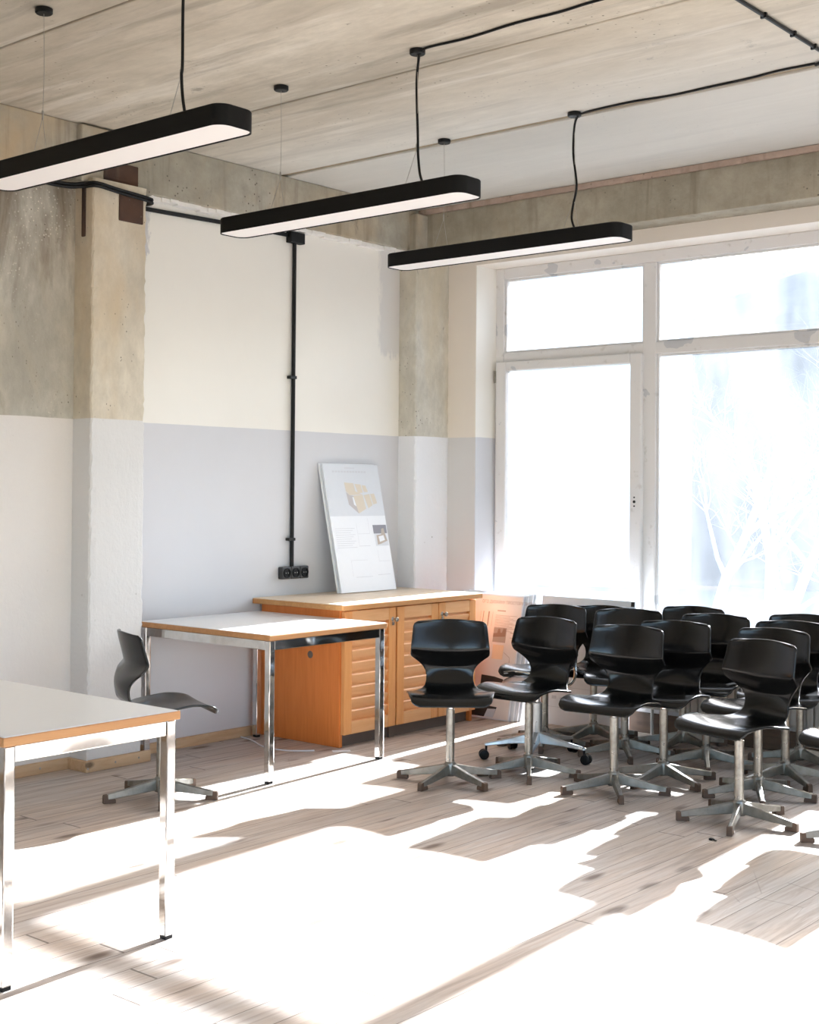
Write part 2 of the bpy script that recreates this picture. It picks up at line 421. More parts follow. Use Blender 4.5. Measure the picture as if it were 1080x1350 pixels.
def window(name, x0, x1, mulls, doorx):
    root = bpy.data.objects.new(name, None); C.objects.link(root); struct(root)
    y0, y1 = 7.27, 7.345
    bm = bmesh.new(); f = .075
    bot = .05 if doorx else .56
    box(bm, x0, x0+f, y0, y1, bot, HZ); box(bm, x1-f, x1, y0, y1, .56, HZ)
    box(bm, x0+f, x1-f, y0, y1, HZ-f, HZ)
    box(bm, (doorx if doorx else x0+f), x1-f, y0, y1, .56, .56+f)
    if doorx: box(bm, x0+f, doorx, y0, y1, bot, bot+.05)
    for m in mulls: box(bm, m-.046, m+.046, y0-.004, y1+.004, bot, HZ-f)
    box(bm, x0+f, x1-f, y0-.002, y1+.002, 2.285, 2.36)
    obj('window_frame', bm, M['frame'], root, bevel=.006)
    xs = [x0+f] + [v for m in mulls for v in (m-.046, m+.046)] + [x1-f]
    panes = []
    for k in range(0, len(xs), 2):
        panes.append((xs[k], xs[k+1], 2.36, HZ-f))
        if not (doorx and k == 0): panes.append((xs[k], xs[k+1], .56+f, 2.285))
    for a, b, c, d in panes:
        obj('pane', boxes((a-.005, b+.005, 7.304, 7.310, c-.005, d+.005)), M['glass'], root)
        bm = bmesh.new(); g = .014
        for q in ((a, a+g, c, d), (b-g, b, c, d), (a+g, b-g, c, c+g), (a+g, b-g, d-g, d)):
            box(bm, q[0], q[1], y0+.012, 7.303, q[2], q[3])
        obj('glazing_bead', bm, M['frame'], root, bevel=.003)
    return root
w1 = window('window_1', -5.39, -1.36, [-4.20, -2.69], -4.246)
# opening sash of window_1
bm = bmesh.new()
a, b, c, d = -5.355, -4.238, .075, 2.297
t_ = .082
for q in ((a, a+t_, c, d), (b-t_, b, c, d), (a+t_, b-t_, c, c+t_), (a+t_, b-t_, d-.062, d)):
    box(bm, q[0], q[1], 7.235, 7.30, q[2], q[3])
sash = obj('sash', bm, M['frame'], w1, bevel=.008)
obj('pane', boxes((a+t_-.004, b-t_+.004, 7.262, 7.268, c+t_-.004, d-.058)), M['glass'], sash)
bm = bmesh.new()
for dz, r in ((.027, .005), (0, .009), (-.027, .005)):
    lathe(bm, [(r, 0), (r, .004)], 12, (-4.282, 7.2345, 1.375+dz), Matrix.Rotation(PI/2, 3, 'X'))
obj('handle_hole', bm, M['black'], sash)
bm = bmesh.new()
for z in (2.20, .4): tube(bm, [(a-.006, 7.238, z-.04), (a-.006, 7.238, z+.04)], .008)
obj('hinge', bm, M['steel'], sash, True)
window('window_2', -.99, 1.39, [.2], None)

# baseboards
struct(obj('baseboard_left', boxes((LX, LX+.022, 4.50, 5.44, 0, .056), (LX, LX+.022, BY, 4.12, 0, .058)), M['base'], bevel=.004))
bm = boxes((LX, -5.588, 4.118, 4.138, 0, .058), (-5.608, -5.588, 4.138, 4.53, 0, .06))
struct(obj('baseboard_column', bm, M['base'], bevel=.004))
bm = bmesh.new()
for y, x, z in ((3.95, LX+.023, .03), (4.3, -5.588, .03), (4.45, -5.588, .03), (4.129, -5.588, .02)):
    lathe(bm, [(.006, 0), (.004, .002)], 8, (x, y, z), Matrix.Rotation(PI/2, 3, 'Y'))
struct(obj('trim_5', bm, M['steel']))
struct(obj('baseboard_window', boxes((-4.19, -1.36, 7.028, 7.049, 0, .12)), M['base_dark'], bevel=.004))
# ribbed radiator under the window
rad = thing('radiator', 'ribbed grey radiator along the wall under the window, behind the black chairs', 'radiator', (-3.12, 7.012, 0))
bm = bmesh.new()
for k in range(46):
    x = -1.0+k*.0465
    box(bm, x, x+.036, -.032, .02, .16, .47)
box(bm, -1.0, 1.13, -.015, .03, .15, .48)
obj('panel', bm, M['radiator'], rad, bevel=.006)
bm = bmesh.new()
bm.free()
for x in (-.9, 1.0):
    bm = bmesh.new(); tube(bm, [(x, -.002, 0), (x, -.002, .16)], .010); obj('pipe', bm, M['radiator'], rad, True)

# ------------------------------------------------------------------ pendant lamps
def pendant(y, label, cord_x=-3.62):
    xa, xb, w, zb, zt = -4.785, -3.318, .172, 2.643, 2.716
    cx = (xa+xb)/2
    t = thing('pendant_lamp', label, 'lamp', (cx, y, zb), 0, 'black linear pendant lamps')
    hx, hw, r = (xb-xa)/2, w/2, .052
    def outline(d, n=8):
        pts = []
        for sx, sy, a0 in ((1, 1, 0), (-1, 1, 90), (-1, -1, 180), (1, -1, 270)):
            for k in range(n+1):
                a = math.radians(a0+90*k/n)
                pts.append((sx*(hx-r)+(r-d)*math.cos(a), sy*(hw-r)+(r-d)*math.sin(a)))
        return pts
    bm = bmesh.new(); rings = []
    H = zt-zb
    for d, z in ((.006, .003), (.003, 0), (0, .0), (0, H-.004), (.004, H)):
        rings.append([bm.verts.new((px, py, z)) for px, py in outline(d)])
    n = len(rings[0])
    for A, B in zip(rings, rings[1:]):
        for k in range(n): bm.faces.new((A[k], A[(k+1) % n], B[(k+1) % n], B[k]))
    bm.faces.new(rings[-1])
    obj('housing', bm, M['lampblack'], t, True)
    bm = bmesh.new()
    A = [bm.verts.new((px, py, .0035)) for px, py in outline(.0065)]; B = [bm.verts.new((px, py, .012)) for px, py in outline(.0065)]
    bm.faces.new(A[::-1]); bm.faces.new(B)
    for k in range(n): bm.faces.new((A[k], A[(k+1) % n], B[(k+1) % n], B[k]))
    obj('diffuser', bm, M['opal'], t)
    top = CZ-zb
    for xx in (-4.44, -3.62):
        x = xx-cx
        bm = bmesh.new(); lathe(bm, [(.030, top-.022), (.034, top-.018), (.034, top-.002), (.030, top)], 24, (x, 0, 0))
        obj('canopy', bm, M['black'], t, True)
        bm = bmesh.new()
        tube(bm, [(x, 0, top-.02), (x+.003, .002, top-.25), (x, 0, H+.16)], .0012, 5)
        tube(bm, [(x, 0, H+.16), (x-.07, .0, H)], .0012, 5); tube(bm, [(x, 0, H+.16), (x+.03, 0, H)], .0012, 5)
        tube(bm, [(x, 0, H+.15), (x, 0, H+.185)], .004, 8)
        obj('suspension_wire', bm, M['wire'], t, True)
    x = cord_x-cx
    bm = bmesh.new()
    pts = {0: [(x+.012, 0, top-.012), (x+.003, .004, top-.2), (x+.006, .002, top-.38), (x+.004, 0, H+.16), (x+.012, 0, H+.08), (x+.032, 0, H-.004)],
           1: [(x+.012, 0, top-.012), (x-.006, .004, top-.14), (x+.004, .002, top-.36), (x+.008, 0, H+.14), (x+.02, 0, H+.05), (x+.045, 0, H-.004)],
           2: [(x+.03, 0, top-.012), (x+.002, 0, top-.06), (x-.008, .004, top-.2), (x+.014, .002, top-.36), (x-.004, 0, H+.13), (x-.012, 0, H+.06), (x+.012, 0, H-.004)]}[len(LAMPS)]
    tube(bm, smooth_path(pts), .0055, 8)
    obj('power_cord', bm, M['black'], t, True)
    LAMPS.append(t)
LAMPS = []
pendant(3.035, 'nearest black linear pendant lamp, cut by the left edge of the picture')
pendant(4.32, 'middle black linear pendant lamp, hanging in front of the black wall conduit')
pendant(5.526, 'farthest black linear pendant lamp, hanging in front of the window top')

def cable(name, pts, r, label, cat='cable', mat='black', k=6):
    bm = bmesh.new(); tube(bm, smooth_path(pts, k), r, 8)
    return tag(obj(name, bm, M[mat], None, True), label, cat)
cable('ceiling_cable', [(-3.60, 4.318, 3.286), (-3.55, 4.31, 3.293), (-3.35, 4.325, 3.294), (-3.1, 4.305, 3.294), (-2.9, 4.312, 3.294), (-2.73, 4.30, 3.294), (-2.45, 4.31, 3.294)], .0055, 'thin black cable on the ceiling running right from the middle pendant lamp')
cable('ceiling_cable', [(-3.585, 5.525, 3.286), (-3.52, 5.535, 3.294), (-3.3, 5.528, 3.294), (-3.1, 5.555, 3.295), (-2.9, 5.545, 3.294), (-2.7, 5.54, 3.294), (-2.55, 5.52, 3.294), (-2.386, 5.525, 3.294)], .0055, 'thin black cable along the ceiling joint from the farthest pendant lamp')
t = thing('ceiling_conduit', 'straight black conduit crossing the ceiling at the upper right corner', 'conduit', (-2.295, 5.0, 3.29))
bm = bmesh.new(); tube(bm, [(0, -1.6, 0), (0, .42, 0), (-.03, .5, 0), (-.09, .53, 0)], .008, 10); obj('pipe', bm, M['black'], t, True)
for y in (-.47, -.17, .1, .3): obj('clamp', boxes((-.012, .012, y-.006, y+.006, -.011, .01)), M['black'], t)
# cable bundle from behind the nearest lamp along column, beam and wall
bm = bmesh.new()
for dz, dx in ((0, 0), (-.016, .002)):
    pts = [(-5.69+dx, 3.6, 2.965+dz*.6), (-5.688+dx, 4.0, 2.972+dz), (-5.66+dx, 4.115, 2.985+dz), (-5.592+dx, 4.15, 2.985+dz), (-5.588+dx, 4.3, 2.972+dz), (-5.588+dx, 4.47, 2.962+dz), (-5.60+dx, 4.505, 2.955+dz), (-5.70, 4.515, 2.95+dz*.5), (-5.745, 4.54, 2.948+dz*.5), (-5.748, 4.75, 2.952+dz*.5), (-5.748, 5.3, 2.965+dz*.5), (-5.748, 5.66, 2.968+dz*.5)]
    tube(bm, smooth_path(pts, 4), .0085, 8)
tag(obj('wall_cable', bm, M['black'], None, True), 'bundle of black cables crossing the column top under the left concrete beam', 'cable')
tag(obj('junction_box', boxes((LX, LX+.045, 5.655, 5.775, 2.92, 2.985)), M['black'], bevel=.004), 'small black junction box at the top of the wall conduit', 'box')
t = thing('wall_conduit', 'long vertical black conduit pipe on the painted wall above the sockets', 'conduit', (LX+.016, 5.713, 0))
bm = bmesh.new(); tube(bm, [(0, 0, .965), (0, 0, 1.9), (0, 0, 2.925)], .0125, 12); obj('pipe', bm, M['black'], t, True)
for z in (2.11, 1.135): obj('clamp', boxes((-.016, .016, -.04, .016, z-.009, z+.009)), M['black'], t, bevel=.003)
t = thing('wall_socket', 'black triple wall socket at the foot of the vertical conduit', 'socket', (LX, 5.725, .935))
for k in range(3):
    y = -.075+k*.075
    s_ = obj('socket', boxes((0, .04, y-.0365, y+.0365, -.037, .037)), M['socket'], t, bevel=.006)
    R = Matrix.Rotation(PI/2, 3, 'Y')
    bm = bmesh.new(); lathe(bm, [(.029, 0), (.029, .006), (.022, .006), (.020, .001)], 24, (.04, y, 0), R); obj('ring', bm, M['lampblack'], s_, True)
    bm = bmesh.new()
    for dy in (-.009, .009): lathe(bm, [(.0028, 0), (.0028, .002)], 8, (.0415, y+dy, 0), R)
    obj('contact', bm, M['steel'], s_)
cable('floor_cable', [(-5.73, 5.30, .006), (-5.6, 5.27, .004), (-5.42, 5.19, .004), (-5.25, 5.2, .004), (-5.14, 5.30, .004)], .004, 'thin white cable lying on the floor beside the pine cabinet', 'cable', 'cardwhite')

# ------------------------------------------------------------------ tables
def make_table(name, label, x0, x1, y0, y1, zt, edge_axis='y'):
    cx, cy = (x0+x1)/2, (y0+y1)/2; hx, hy = (x1-x0)/2, (y1-y0)/2
    t = thing(name, label, 'table', (cx, cy, 0), 0, 'white laminate tables with chrome frames')
    bm = boxes((-hx+.002, hx-.002, -hy+.002, hy-.002, zt-.024, zt))
    top = obj('tabletop', bm, M['laminate'], t, bevel=.002)
    e = .004
    bm = boxes((-hx-e, -hx+.002, -hy-e, hy+e, zt-.029, zt-.002), (hx-.002, hx+e, -hy-e, hy+e, zt-.029, zt-.002), (-hx+.002, hx-.002, -hy-e, -hy+.002, zt-.029, zt-.002), (-hx+.002, hx-.002, hy-.002, hy+e, zt-.029, zt-.002))
    obj('edge_band', bm, M['lam_edge'], top, bevel=.003)
    L = .036; i = .006
    zf = zt-.030
    for sx in (-1, 1):
        for sy in (-1, 1):
            xa = sx*(hx-i); xb = sx*(hx-i-L); ya = sy*(hy-i); yb = sy*(hy-i-L)
            lg = obj('leg', boxes((min(xa, xb), max(xa, xb), min(ya, yb), max(ya, yb), .012, zf)), M['chrome'], t, bevel=.004)
            obj('foot_cap', boxes((min(xa, xb)+.003, max(xa, xb)-.003, min(ya, yb)+.003, max(ya, yb)-.003, 0, .014)), M['black'], lg, bevel=.002)
    for s in (-1, 1):
        xa = s*(hx-i-.004); xb = s*(hx-i-.024)
        obj('rail', boxes((min(xa, xb), max(xa, xb), -hy+i+L, hy-i-L, zf-.048, zf)), M['chrome'], t, bevel=.003)
        ya = s*(hy-i-.004); yb = s*(hy-i-.024)
        obj('rail', boxes((-hx+i+L, hx-i-L, min(ya, yb), max(ya, yb), zf-.048, zf)), M['chrome'], t, bevel=.003)
    return t
make_table('work_table', 'chrome framed white table in the left foreground, cut by the picture edge', -4.72, -3.335, 2.175, 2.815, .727)
make_table('work_table', 'chrome framed white table standing against the painted wall beside the pine cabinet', -5.71, -4.715, 4.545, 5.405, .727)

# ------------------------------------------------------------------ pine cabinet
cab = thing('pine_cabinet', 'orange pine cabinet with three louvred doors below the leaning white boards', 'cabinet', (-5.4, 6.06, 0))
ox, oy = -5.4, 6.06
def L(x0, x1, y0, y1, z0, z1): return (x0-ox, x1-ox, y0-oy, y1-oy, z0, z1)
obj('body', boxes(L(-5.73, -5.10, 5.455, 5.48, 0, .765), L(-5.73, -5.10, 6.64, 6.665, .0, .765), L(-5.73, -5.71, 5.48, 6.64, 0, .765), L(-5.71, -5.10, 5.48, 6.64, .07, .09), L(-5.71, -5.10, 5.48, 6.64, .74, .765)), M['pine'], cab, bevel=.002)
obj('plinth', boxes(L(-5.70, -5.125, 5.482, 6.638, 0, .068), L(-5.125, -5.105, 5.885, 5.93, 0, .068)), M['plinth'], cab)
bm = bmesh.new(); lathe(bm, [(.022, 0), (.019, .002)], 20, (-5.33-ox, 5.4555-oy, .50), Matrix.Rotation(PI/2, 3, 'X')); 
obj('knot', bm, M['plinth'], cab, True)
ct = obj('cabinet_top', boxes(L(-5.75, -5.035, 5.405, 6.675, .768, .801)), [M['pine_top']], cab, bevel=.005)
obj('edge_strip', boxes(L(-5.0355, -5.030, 5.403, 6.677, .768, .797), L(-5.75, -5.035, 5.40, 5.4055, .768, .797)), M['pine_edge'], ct, bevel=.002)
def door(y0, y1, knob_y):
    x0, x1 = -5.098, -5.070; z0, z1 = .072, .758; st = .062
    bm = boxes(L(x0, x1, y0, y0+st, z0, z1), L(x0, x1, y1-st, y1, z0, z1))
    d = obj('door', bm, M['pine_st'], cab, bevel=.003)
    for za, zb in ((z1-.07, z1), (z0, z0+.07)):
        obj('rail', boxes(L(x0, x1-.001, y0+st, y1-st, za, zb)), M['pine_h'], d, bevel=.002)
    bm = bmesh.new(); n = 8; za, zb = z0+.075, z1-.075; p = (zb-za)/n
    for k in range(n):
        za_ = za+k*p; zb_ = za_+p-.010
        ya, yb = y0+st-oy, y1-st-oy
        xb_, xt_ = x1-.024-ox, x1-.004-ox
        prof = ((xb_, za_), (xt_, zb_-.006), (xt_-.006, zb_), (xt_-.016, zb_), (xb_-.012, za_))
        A = [bm.verts.new((q, ya, w)) for q, w in prof]; B = [bm.verts.new((q, yb, w)) for q, w in prof]
        bm.faces.new(A); bm.faces.new(B[::-1])
        for m in range(5): bm.faces.new((A[m], B[m], B[(m+1) % 5], A[(m+1) % 5]))
    box(bm, x0-ox, x0+.004-ox, y0+st-oy, y1-st-oy, z0+.07, z1-.07)
    obj('louvre', bm, M['pine_h'], d)
    if knob_y:
        R = Matrix.Rotation(PI/2, 3, 'Y')
        bm = bmesh.new(); lathe(bm, [(.014, 0), (.010, .004), (.006, .008), (.006, .02), (.013, .026), (.014, .034), (.008, .040)], 16, (x1-ox, knob_y-oy, .690), R)
        box(bm, x1-ox, x1+.005-ox, knob_y-oy-.008, knob_y-oy+.008, .655, .675)
        obj('knob', bm, M['steel'], d, True)
door(5.462, 5.898, 5.870); door(5.912, 6.288, None); door(6.296, 6.660, 6.326)

# ------------------------------------------------------------------ leaning boards
def text_mesh(bm_out, s, size, place):
    cu = bpy.data.curves.new('txt', 'FONT'); cu.body = s; cu.size = size; cu.resolution_u = 2
    to = bpy.data.objects.new('txt', cu); C.objects.link(to)
    dg = bpy.context.evaluated_depsgraph_get(); me = to.evaluated_get(dg).to_mesh()
    vs = [bm_out.verts.new(place(v.co.x, v.co.y)) for v in me.vertices]
    for p in me.polygons:
        try: bm_out.faces.new([vs[i] for i in p.vertices])
        except ValueError: pass
    to.evaluated_get(dg).to_mesh_clear()
    bpy.data.objects.remove(to); bpy.data.curves.remove(cu)

class Board:
    """a sheet standing at base point b, width along wdir, leaning by vector up; n faces the room"""
    def __init__(s, b, wdir, up, w, h, th):
        s.b = Vector(b); s.w = Vector(wdir).normalized(); s.u = Vector(up).normalized(); s.n = s.w.cross(s.u).normalized()
        s.W, s.H, s.th = w, h, th
    def p(s, u, t, d=0): return s.w*(u*s.W) + s.u*((1-t)*s.H) + s.n*d
    def sheet(s, name, label, mat, cat, group=None):
        bm = bmesh.new()
        v = [bm.verts.new(s.p(u, t, d)) for d in (-s.th, 0) for u, t in ((0,1), (1,1), (1,0), (0,0))]
        for f in ((3,2,1,0), (4,5,6,7), (0,1,5,4), (1,2,6,5), (2,3,7,6), (3,0,4,7)): bm.faces.new([v[i] for i in f])
        s.o = obj(name, bm, mat, None, bevel=.001); s.o.location = s.b
        tag(s.o, label, cat, group); return s.o
    def poly(s, name, mat, polys, d=.0008):
        bm = bmesh.new()
        for pl in polys:
            vs = [bm.verts.new(s.p(u, t, d)) for u, t in pl]; 
            bm.faces.new(vs)
        me = bpy.data.meshes.new(name); bm.to_mesh(me); bm.free(); me.materials.append(mat)
        o = bpy.data.objects.new(name, me); C.objects.link(o); o.parent = s.o; return o
def rect(u0, u1, t0, t1): return [(u0, t1), (u1, t1), (u1, t0), (u0, t0)]

up = Vector((-.175, 0, .79))
bd = Board((-5.575, 5.945, .806), (0, 1, 0), up, .51, .812, .011)
bd.sheet('display_board', 'rear white display board, its edge showing behind the printed one on the cabinet', M['cardwhite'], 'board', 'white boards leaning on the cabinet')
bd = Board((-5.556, 5.955, .806), (0, 1, 0), up, .51, .808, .011)
bd.sheet('display_board', 'white printed display board with a beige bench picture, leaning on the cabinet', M['cardwhite'], 'board', 'white boards leaning on the cabinet')
bd.poly('picture_area', M['p_grey'], [rect(.0, 1, 0, .41)], .0005)
bd.poly('bench_side', M['p_lilac'], [[(.345,.22),(.40,.245),(.465,.25),(.52,.39),(.365,.32)][::-1]], .0010)
bd.poly('bench_gap', M['cardwhite'], [[(.445,.258),(.468,.262),(.495,.335),(.455,.32)][::-1]], .0014)
bd.poly('bench_picture', M['p_beige'], [q[::-1] for q in (
    [(.335,.145),(.50,.15),(.515,.215),(.345,.215)], [(.345,.215),(.515,.215),(.64,.24),(.40,.246)], [(.465,.25),(.64,.242),(.665,.355),(.52,.39)],
    [(.52,.155),(.63,.16),(.65,.225),(.56,.23)], [(.645,.165),(.715,.168),(.745,.22),(.67,.22)],
    [(.655,.245),(.765,.235),(.795,.325),(.71,.35)], [(.78,.235),(.855,.232),(.885,.31),(.81,.32)])], .0013)
bd.poly('heading', M['p_line'], [rect(.15+k*.052, .15+k*.052+.04, .052, .066) for k in range(12)] + [rect(.38, .56, .026, .033)], .0010)
bd.poly('text_lines', M['p_line'], [rect(.05, .40-.04*((k*7) % 3), .505+k*.0165, .508+k*.0165) for k in range(10)], .0010)
for q in ([rect(.44, .443, .47, .65), rect(.443, .66, .55, .552), rect(.66, .663, .43, .552), rect(.443, .64, .645, .648)], [rect(.25, .55, .755, .757), rect(.25, .253, .757, .88)], [rect(.76, .96, .77, .772), rect(.76, .763, .68, .77)], [rect(.3, .6, .885, .888)], [rect(.7, .93, .875, .878)]):
    bd.poly('drawing', M['p_line'], q, .0010)
bd.poly('photo_background', M['p_dark'], [rect(.735, .985, .484, .552)], .0010)
bd.poly('photo_floor', M['p_grey'], [rect(.745, .985, .552, .65)], .0010)
bd.poly('photo_chair', M['p_tan'], [[(.78,.64),(.84,.635),(.97,.612),(.94,.545),(.93,.51),(.885,.515),(.87,.56),(.78,.565)]], .0013)
bd.poly('photo_seat', M['cardwhite'], [[(.825,.62),(.925,.605),(.91,.567),(.815,.575)]], .0016)

# stack of boards under the window, right of the cabinet
upw = Vector((0, .165, .775))
GS = 'boards stacked under the window'
specs = [(-5.385, 6.835, .535, .800, 'backmost white foam board of the stack beside the cabinet'),
         (-5.415, 6.815, .555, .795, 'second white foam board from the back of the stack beside the cabinet'),
         (-5.405, 6.795, .525, .790, 'white foam board directly behind the printed poster beside the cabinet')]
for x, y, w, h, lab in specs:
    b_ = Board((x, y, .002), (1, 0, 0), upw, w, h, .013); b_.sheet('foam_board', lab, M['cardwhite'], 'board', GS)
bp = Board((-5.40, 6.775, .002), (1, 0, 0), upw, .500, .785, .012)
bp.sheet('poster_board', 'printed poster board with warm bounce-light tint at the front of the stack beside the cabinet', M['cardwhite'], 'board', GS)
bp.poly('print', M['peach'], [rect(.005, .985, .012, .99)], .0006)
bm = bmesh.new(); text_mesh(bm, 'ОГО ДИЗАЙНУ ПРОСТОРУ ЗИПІНГ', .028, lambda x, y: bp.p(.36+x/.500*.88, .072-y/.785, .0012))
tx = obj('heading', bm, M['p_warmline'], bp.o)
bp.poly('text_lines', M['p_warmline'], [rect(.60, .93-.05*((k*5) % 3), .165+k*.0115, .1675+k*.0115) for k in range(12)] + [rect(.62, .75, .125, .133)], .0012)
for q in ([rect(.40, .41, .14, .26)], [rect(.48, .50, .14, .26)], [rect(.55, .553, .14, .26)], [rect(.36, .363, .14, .26)], [rect(.86, .94, .30, .305)], [rect(.86, .94, .34, .343)],
          [[(.80,.46),(.90,.50),(.897,.502),(.80,.463)][::-1], [(.897,.502),(.90,.50),(.905,.56),(.895,.56)][::-1], [(.79,.56),(.905,.56),(.905,.557),(.79,.557)]]):
    bp.poly('drawing', M['p_warmline'], q, .0012)
bp.poly('photo', M['p_tan'], [rect(.60, .80, .265, .385)], .0010)
bp.poly('photo_house', M['p_brown'], [[(.60,.345),(.79,.335),(.79,.30),(.60,.315)], [(.66,.31),(.71,.31),(.70,.275),(.67,.275)], [(.73,.31),(.79,.31),(.79,.275),(.75,.27)]], .0013)
bp.poly('paper_note', M['p_note'], [rect(.62, .79, .405, .52)], .0022)
bp.poly('dark_picture', M['p_black'], [[(.50,.74),(.60,.73),(.72,.715),(.88,.70),(.84,.675),(.70,.66),(.50,.655)]], .0012)
bp.poly('lower_photo', M['p_black'], [[(.30,.985),(.76,.985),(.80,.90),(.30,.885)]], .0010)
bp.poly('lower_photo_light', M['p_grey'], [[(.62,.985),(.76,.985),(.79,.915),(.66,.92)]], .0014)

bw = Board((-4.79, 6.885, .002), (1, 0, 0), Vector((0, .10, .77)), .665, .785, .02)
bw.sheet('display_board', 'large white board leaning under the window behind the black chairs', M['cardwhite'], 'board')
bm = bmesh.new(); text_mesh(bm, 'СТИ АРТОСНОВИ', .026, lambda x, y: bw.p(.03+x/.665*.9, .075-y/.785, .0012)); obj('heading', bm, M['p_line'], bw.o)
bw.poly('drawing', M['p_line'], [rect(.05, .9, .70, .703), rect(.05, .9, .86, .863)] + [rect(.1+k*.09, .15+k*.09, .765+.01*(k % 3), .80) for k in range(8)], .0010)
bw.poly('corner_cap', M['p_black'], [rect(.962, .998, .004, .04)], .0022)

# ------------------------------------------------------------------ moulded plywood swivel chairs
def interp(prof, n):
    P = smooth_path([(a, b, 0) for a, b in prof], 12)
    ds = [0]
    for a, b in zip(P, P[1:]): ds.append(ds[-1]+(b-a).length)
    out = []
    for k in range(n+1):
        s = ds[-1]*k/n
        i = next(i for i in range(1, len(ds)) if ds[i] >= s-1e-9)
        f = (s-ds[i-1])/max(1e-9, ds[i]-ds[i-1]); q = P[i-1].lerp(P[i], f); out.append((q.x, q.y, s))
    return out, ds[-1]
SEAT = .430
PROF = [(.214, -.032), (.204, -.013), (.170, .001), (.09, .004), (.01, -.002), (-.07, -.004), (-.135, .006), (-.178, .038), (-.203, .085), (-.207, .125), (-.194, .165), (-.172, .192), (-.162, .208), (-.164, .225), (-.176, .268), (-.188, .311), (-.198, .352)]
#        arc fraction -> half width
WID = [(0, .155), (.010, .178), (.030, .193), (.10, .205), (.22, .214), (.34, .219), (.385, .217), (.405, .205), (.44, .172), (.48, .143), (.52, .127), (.56, .120), (.60, .119), (.635, .124), (.665, .137), (.695, .159), (.725, .184), (.738, .194), (.750, .199), (.765, .200), (.80, .198), (.90, .191), (.955, .187), (.982, .180), (1.0, .160)]
def wid(f):
    for (a, wa), (b, wb) in zip(WID, WID[1:]):
        if f <= b: 
            t = (f-a)/(b-a); return wa+(wb-wa)*t
    return WID[-1][1]
def make_shell(parent, sx=1., seat=SEAT):
    pr, tot = interp(PROF, 110); nu = 20
    bm = bmesh.new(); grid = []
    for y, z, s in pr:
        f = s/tot; w = wid(f)*sx; row = []
        back = min(1, max(0, (f-.55)/.2)); sfac = min(1, max(0, 1-f/.42))
        ridge = math.exp(-((f-.745)/.075)**2)
        for k in range(nu+1):
            u = -1+2*k/nu
            yy = y + back*.042*u*u - ridge*.0*u
            zz = z - ridge*.026*(1-u*u) + (.016*u*u*math.sin(min(1, f/.42)*PI) if f < .42 else 0)
            if f > .97: zz -= .010*u*u*(f-.97)/.03
            row.append(bm.verts.new((u*w, yy, seat+zz)))
        grid.append(row)
    for A, B in zip(grid, grid[1:]):
        for k in range(nu): bm.faces.new((A[k], A[k+1], B[k+1], B[k]))
    me_o = obj('seat_shell', bm, M['black_ply'], parent, True, sharp=80)
    so = me_o.modifiers.new('solid', 'SOLIDIFY'); so.thickness = .010; so.offset = 0
    bv = me_o.modifiers.new('bev', 'BEVEL'); bv.width = .003; bv.segments = 2; bv.angle_limit = math.radians(60)
    return me_o
def leg_bm(a, r1=.265):
    bm = bmesh.new(); c, s = math.cos(a), math.sin(a)
    secs = [(.012, .016, .040, .090), (.05, .0145, .036, .082), (.15, .0125, .026, .060), (r1-.01, .0105, .016, .040), (r1, .010, .018, .036)]
    prev = None
    for r, hw, z0, z1 in secs:
        ring = [bm.verts.new((r*c-q*s, r*s+q*c, z)) for q, z in ((-hw, z0), (hw, z0), (hw*.8, z1), (-hw*.8, z1))]
        if prev:
            for k in range(4): bm.faces.new((prev[k], prev[(k+1) % 4], ring[(k+1) % 4], ring[k]))
        else: bm.faces.new(ring[::-1])
        prev = ring
    bm.faces.new(prev); return bm
def cap_bm(a, r1=.265):
    bm = bmesh.new(); c, s = math.cos(a), math.sin(a); prev = None
    for r, z1 in ((r1-.050, .012), (r1-.048, .018), (r1-.016, .019), (r1-.014, .0405), (r1+.004, .039), (r1+.007, .032)):
        ring = [bm.verts.new((r*c-q*s, r*s+q*c, z)) for q, z in ((-.0125, 0), (.0125, 0), (.0118, z1), (-.0118, z1))]
        if prev:
            for k in range(4): bm.faces.new((prev[k], prev[(k+1) % 4], ring[(k+1) % 4], ring[k]))
        else: bm.faces.new(ring[::-1])
        prev = ring
    bm.faces.new(prev); return bm
GC = 'black plywood swivel chairs'
def make_chair(a0, name='swivel_chair'):
    t = thing(name, '', 'chair', (0, 0, 0), 0, GC)
    make_shell(t)
    bm = boxes((-.07, .07, -.09, .07, SEAT-.022, SEAT-.010)); lathe(bm, [(.05, SEAT-.035), (.05, SEAT-.02)], 20)
    obj('mounting_plate', bm, M['steel'], t, bevel=.002)
    bm = bmesh.new(); lathe(bm, [(.0165, .30), (.0165, SEAT-.02)], 20); obj('upper_post', bm, M['chrome'], t, True)
    bm = bmesh.new(); lathe(bm, [(.021, .03), (.021, .355), (.018, .358)], 24)
    obj('post', bm, M['steel'], t, True)
    bm = bmesh.new(); lathe(bm, [(.028, .030), (.030, .036), (.030, .088), (.024, .098)], 24); obj('hub', bm, M['cast'], t, True)
    for k in range(5):
        a = a0+2*PI*k/5
        lg = obj('leg', leg_bm(a), M['cast'], t, bevel=.003)
        obj('foot_cap', cap_bm(a), M['foot'], lg, bevel=.003)
    return t
